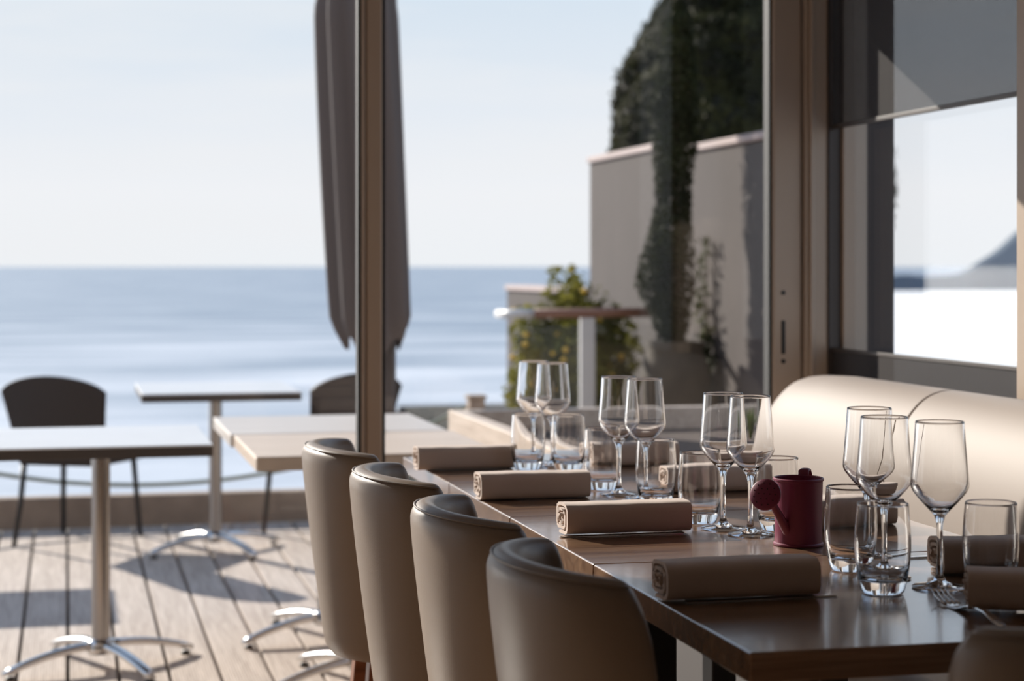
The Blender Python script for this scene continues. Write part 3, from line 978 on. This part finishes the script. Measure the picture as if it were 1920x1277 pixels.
# wicker chairs, local +X is the way they face
def wicker_chair(label):
    c = thing('wicker_chair', label, 'chair', group='wicker chairs on the deck')
    rows = []
    n, k = 18, 10
    for i in range(n + 1):
        t = -1 + 2 * i / n
        row = []
        for side in (0, 1):
            for j in (range(k + 1) if side == 0 else range(k, -1, -1)):
                s_ = j / k
                hw_ = 0.220 + 0.045 * s_ ** 1.3
                y = t * hw_
                bow = 0.055 * (1 - t * t)
                x = -0.185 - bow - 0.085 * s_ + (0.026 if side else 0.0)
                top = 0.80 - 0.055 * t * t - 0.02 * abs(t) ** 8
                z = 0.40 + (top - 0.40) * s_
                row.append((x, y, z))
        rows.append(row)
    m = MB().grid(rows, close_u=True)
    kk = len(rows[0])
    m.f.append(tuple(range(kk - 1, -1, -1)))
    m.f.append(tuple(range(n * kk, n * kk + kk)))
    m.build('backrest', M['wicker'], c, bevel=0.006, auto=45)
    m = MB()
    m.add([(x_, y_, z_) for z_ in (0.375, 0.435) for x_, y_ in ((-0.21, -0.205), (0.225, -0.225), (0.225, 0.225), (-0.21, 0.205))],
          [(3, 2, 1, 0), (4, 5, 6, 7), (0, 1, 5, 4), (1, 2, 6, 5), (2, 3, 7, 6), (3, 0, 4, 7)])
    m.build('seat', M['wicker'], c, bevel=0.015, auto=40)
    for sx, sy in ((-1, 1), (-1, -1), (1, 1), (1, -1)):
        pts = [(0.19 * sx, 0.185 * sy, 0.38), (0.205 * sx, 0.195 * sy, 0.2), ((0.25 if sx < 0 else 0.225) * sx, 0.205 * sy, 0.0)]
        MB().tube(pts, [0.014, 0.013, 0.011], 12).build('leg', M['darkleg'], c, smooth=True)
    return c
w1 = wicker_chair('dark wicker chair behind the left terrace table, facing the sea')
w1.location = (0.06, 9.08, DK)
w1.rotation_euler = (0, 0, math.radians(62))
w2 = copy_tree(w1)
w2['label'] = 'dark wicker chair half hidden by the mullion and the closed parasol'
w2.location = (1.22, 9.02, DK)
w2.rotation_euler = (0, 0, math.radians(118))

# closed parasols
def parasol(label, x, y):
    p = thing('closed_parasol', label, 'parasol', (x, y, DK), group='closed parasols on the deck')
    rows = []
    nz, na = 40, 96
    for i in range(nz + 1):
        s_ = i / nz
        z = 0.965 + 1.93 * s_
        R = 0.150 + 0.012 * math.sin(2.4 * s_ + 0.4) - 0.105 * max(0, (s_ - 0.72) / 0.28) ** 1.5
        if s_ < 0.05:
            R *= 0.80 + 0.20 * (s_ / 0.05) ** 0.6
        cx = -0.075 - 0.085 * s_ * (1 - 0.6 * max(0, (s_ - 0.75) / 0.25)) + 0.16 * max(0, (s_ - 0.75) / 0.25) ** 2 * 0.9
        row = []
        for j in range(na):
            a_ = 2 * PI * j / na
            fold = 1 + 0.13 * math.cos(8 * a_ + 1.6 * s_) + 0.05 * math.cos(3 * a_ + 2.0 + 3 * s_)
            zz = z + (0.035 * math.cos(8 * a_ + 0.8) + 0.02 * math.cos(2 * a_)) * max(0, 1 - s_ * 9)
            row.append((cx + R * fold * math.cos(a_), R * fold * math.sin(a_), zz))
        rows.append(row)
    m = MB().grid(rows, close_u=True)
    m.f.append(tuple(range(nz * na, nz * na + na)))
    m.build('canopy', M['canopy'], p, smooth=True)
    MB().lathe([(0, 0.05), (0.028, 0.05), (0.028, 2.93), (0.0, 2.95)], 20).build('pole', M['dark_pole'], p, auto=40)
    MB().lathe([(0.0, 0.0), (0.26, 0.0), (0.27, 0.012), (0.26, 0.045), (0.10, 0.06), (0.045, 0.075), (0.045, 0.20), (0.0, 0.20)], 40).build('base', M['dark_pole'], p, auto=40)
    MB().tube([(0.028, 0, 0.66), (0.07, 0, 0.68)], 0.016, 12).build('crank', M['dark_pole'], p, smooth=True)
    return p
parasol('closed taupe parasol standing outside behind the mullion', 1.345, 7.90)
pedestal_table(-0.93, 8.75, 0.69, 0.72, M['white_top'], M['dark_edge'], 'unseen white topped terrace table added beyond the left edge of the view for its shadow')  # never in view; added so its shadow falls across the deck

# rope barrier along the kerb
def rope_post(x, label):
    t = thing('rope_post', label, 'post', (x, YK + 0.05, 0.046), group='rope posts along the kerb')
    MB().box(-0.042, 0.042, -0.042, 0.042, 0.0, 0.45).build('post', M['kerb'], t, bevel=0.006)
    MB().box(-0.05, 0.05, -0.05, 0.05, 0.45, 0.47).build('cap', M['kerb'], t, bevel=0.005)
rope_post(2.09, 'square brown rope post left of the yellow flowered bush')
rope_post(-1.25, 'square brown rope post beyond the left edge of the view')
pts = []
for i in range(41):
    t = i / 40
    pts.append((-1.196 + 3.232 * t, YK + 0.05, 0.46 - 0.37 * (1 - (2 * t - 1) ** 2) ** 0.92))
rp = MB().tube(pts, 0.011, 10).build('sagging_rope', M['rope'], smooth=True)
tag(rp, 'grey-green rope sagging between the brown posts above the kerb', 'rope')

# handrail with glass below at the corner of the deck
hr = thing('glass_balustrade', 'glass balustrade with a red-brown wooden handrail in front of the bush', 'railing', (0, YK + 0.04, DK))
MB().tube([(2.40, 0, 1.052), (3.25, 0, 1.056)], 0.030, 18, flat=(1.0, 0.85)).build('handrail', M['rail_wood'], hr, smooth=True)
MB().tube([(2.40, 0, 1.052), (2.33, 0.0, 1.052), (2.288, 0.03, 1.050), (2.272, 0.10, 1.048), (2.272, 0.26, 1.046)], 0.025, 16).build('rail_end', M['white_metal'], hr, smooth=True)
MB().box(2.655, 2.735, -0.02, 0.02, 0.16, 1.03).build('post', M['white_metal'], hr, bevel=0.006)
for a, b in ((2.31, 2.645), (2.745, 3.22)):
    MB().box(a, b, -0.005, 0.005, 0.18, 0.99).build('glass_panel', M['pane'], hr)

# timber planter along the right of the deck
pl = thing('timber_planter', 'long timber planter box with a pale rim outside the sliding door', 'planter', (2.17, 6.1, DK))
for nm, bx in (('side_board', (-0.745, -0.685, -0.95, 0.93)), ('side_board', (0.86, 0.92, -0.95, 0.93)), ('end_board', (-0.685, 0.86, 0.87, 0.93)), ('end_board', (-0.685, 0.86, -0.95, -0.89))):
    MB().box(*bx, 0.0, 0.75).build(nm, M['planter'], pl, bevel=0.005)
MB().box(-0.685, 0.86, -0.89, 0.87, 0.0, 0.665).build('soil', M['soil'], pl)
def tuft(x, y, n, h, label):
    m = MB()
    for k in range(n):
        a_, r = random.uniform(0, 2 * PI), random.uniform(0.3, 1.0)
        hh = h * random.uniform(0.6, 1.0)
        d = Vector((math.cos(a_), math.sin(a_), 0))
        sd_ = Vector((-d.y, d.x, 0)) * 0.004
        p = [Vector((0, 0, 0)) + d * 0.01 * r, d * (0.03 * r) + Vector((0, 0, hh * 0.6)), d * (0.10 * r) + Vector((0, 0, hh))]
        m.add([p[0] - sd_, p[0] + sd_, p[1] + sd_, p[1] - sd_, p[2]], [(0, 1, 2, 3), (3, 2, 4)])
    o = m.build('grass_tuft', M['grass'])
    o.location = (x, y, DK + 0.668)
    tag(o, label, 'plant', 'grass tufts in the planter')
tuft(2.40, 6.35, 60, 0.14, 'green grass tuft growing in the planter beside the door frame')
tuft(2.62, 6.60, 40, 0.12, 'green grass tuft growing farther back in the planter')

# conifer in a tall urn in the corner of the deck
ux, uy = 3.03, 9.10
ur = MB().lathe([(0.0, 0.0), (0.11, 0.0), (0.125, 0.02), (0.15, 0.30), (0.175, 0.58), (0.178, 0.72), (0.160, 0.83), (0.140, 0.87), (0.152, 0.90), (0.150, 0.92), (0.128, 0.915), (0.125, 0.86), (0.0, 0.86)], 40).build('tall_urn', M['urn'], auto=50)
ur.location = (ux, uy, DK)
tag(ur, 'tall sandy urn at the end of the handrail with the conifer in it', 'urn')
cf = thing('potted_conifer', 'narrow dark conifer rising in front of the concrete walls', 'tree', (ux, uy, DK + 0.862))
MB().tube([(0, 0, -0.001), (0.01, 0, 0.3), (0.0, 0.01, 1.0), (0.04, 0, 1.75)], [0.022, 0.02, 0.014, 0.005], 10).build('trunk', M['bark'], cf, smooth=True)
n = 9000
zz = rng.uniform(0.0, 1.80, n)
an = rng.uniform(0, 2 * PI, n)
prof_z = np.array([0.0, 0.12, 0.35, 0.6, 0.9, 1.2, 1.5, 1.7, 1.8])
prof_r = np.array([0.03, 0.08, 0.135, 0.12, 0.105, 0.105, 0.10, 0.08, 0.02])
rad = np.interp(zz, prof_z, prof_r) * np.sqrt(rng.uniform(0.25, 1.0, n)) * (1 + 0.18 * np.sin(7 * zz + 2 * an))
offx = np.interp(zz, [0, 0.35, 0.8, 1.8], [0.0, -0.055, -0.01, 0.02])
pts = np.stack([rad * np.cos(an) + offx, rad * np.sin(an), zz], 1)
leaves(pts, np.stack([np.cos(an), np.sin(an), 0.6 + 0 * an], 1), 0.017).build('foliage', M['cypress'], cf)

# yellow flowered bush beyond the handrail
bh = thing('flowering_bush', 'round olive green bush with yellow blossoms behind the handrail', 'bush', (2.83, 10.35, -0.30))
n = 11000
dr = rng.normal(0, 1, (n, 3))
dr /= np.linalg.norm(dr, axis=1)[:, None]
rr = rng.uniform(0.55, 1.0, n) ** 0.6
lob = 1 + 0.20 * np.sin(4 * np.arctan2(dr[:, 1], dr[:, 0]) + 3 * dr[:, 2]) + 0.12 * np.sin(9 * dr[:, 2] + 5 * dr[:, 0])
pts = dr * (rr * lob)[:, None] * np.array([0.35, 0.34, 0.62]) + np.array([0, 0, 0.74])
leaves(pts, dr, 0.027).build('foliage', M['bush'], bh)
sel = np.where((rr > 0.85) & (dr[:, 1] < 0.3))[0]
sel = rng.choice(sel, 60)
fm = MB()
for p in pts[sel]:
    p = p * 1.03
    fm.lathe([(0.0, p[2] - 0.016), (0.016, p[2] - 0.008), (0.022, p[2] + 0.004), (0.010, p[2] + 0.016), (0.0, p[2] + 0.017)], 8, p[0], p[1])
fl = fm.build('blossoms', M['yellow'], bh, smooth=True)
fl['kind'] = 'stuff'
MB().tube([(0, 0, -0.5), (0.02, 0, 0.2), (0, 0.02, 0.7)], [0.03, 0.026, 0.012], 10).build('stem', M['bark'], bh, smooth=True)
struct(MB().box(2.05, 3.29, YK + 0.32, 12.6, -8.0, -0.32).build('bank_ground', M['soil']), 'planted strip of ground beyond the deck')

# thin climber on the tall wall
vn = thing('climbing_vine', 'thin leafy climber growing up the tall concrete wall', 'climber', (3.275, 9.28, DK))
vp = [(0, 0, 0.0), (0.005, 0.04, 0.4), (-0.005, -0.03, 0.8), (0.0, 0.05, 1.15), (0.005, 0.02, 1.45)]
MB().tube(vp, [0.009, 0.008, 0.007, 0.005, 0.003], 8).build('stem', M['bark'], vn, smooth=True)
n = 700
zz = np.concatenate([rng.uniform(0.05, 1.45, 420), rng.normal(0.80, 0.10, 280)])
pts = np.stack([rng.uniform(-0.05, 0.005, n), np.interp(zz, [0, 0.4, 0.8, 1.15, 1.45], [0, 0.04, -0.03, 0.05, 0.02]) + rng.normal(0, 0.035, n), zz], 1)
leaves(pts, np.tile([-1, 0, 0.3], (n, 1)), 0.020).build('foliage', M['vine'], vn)
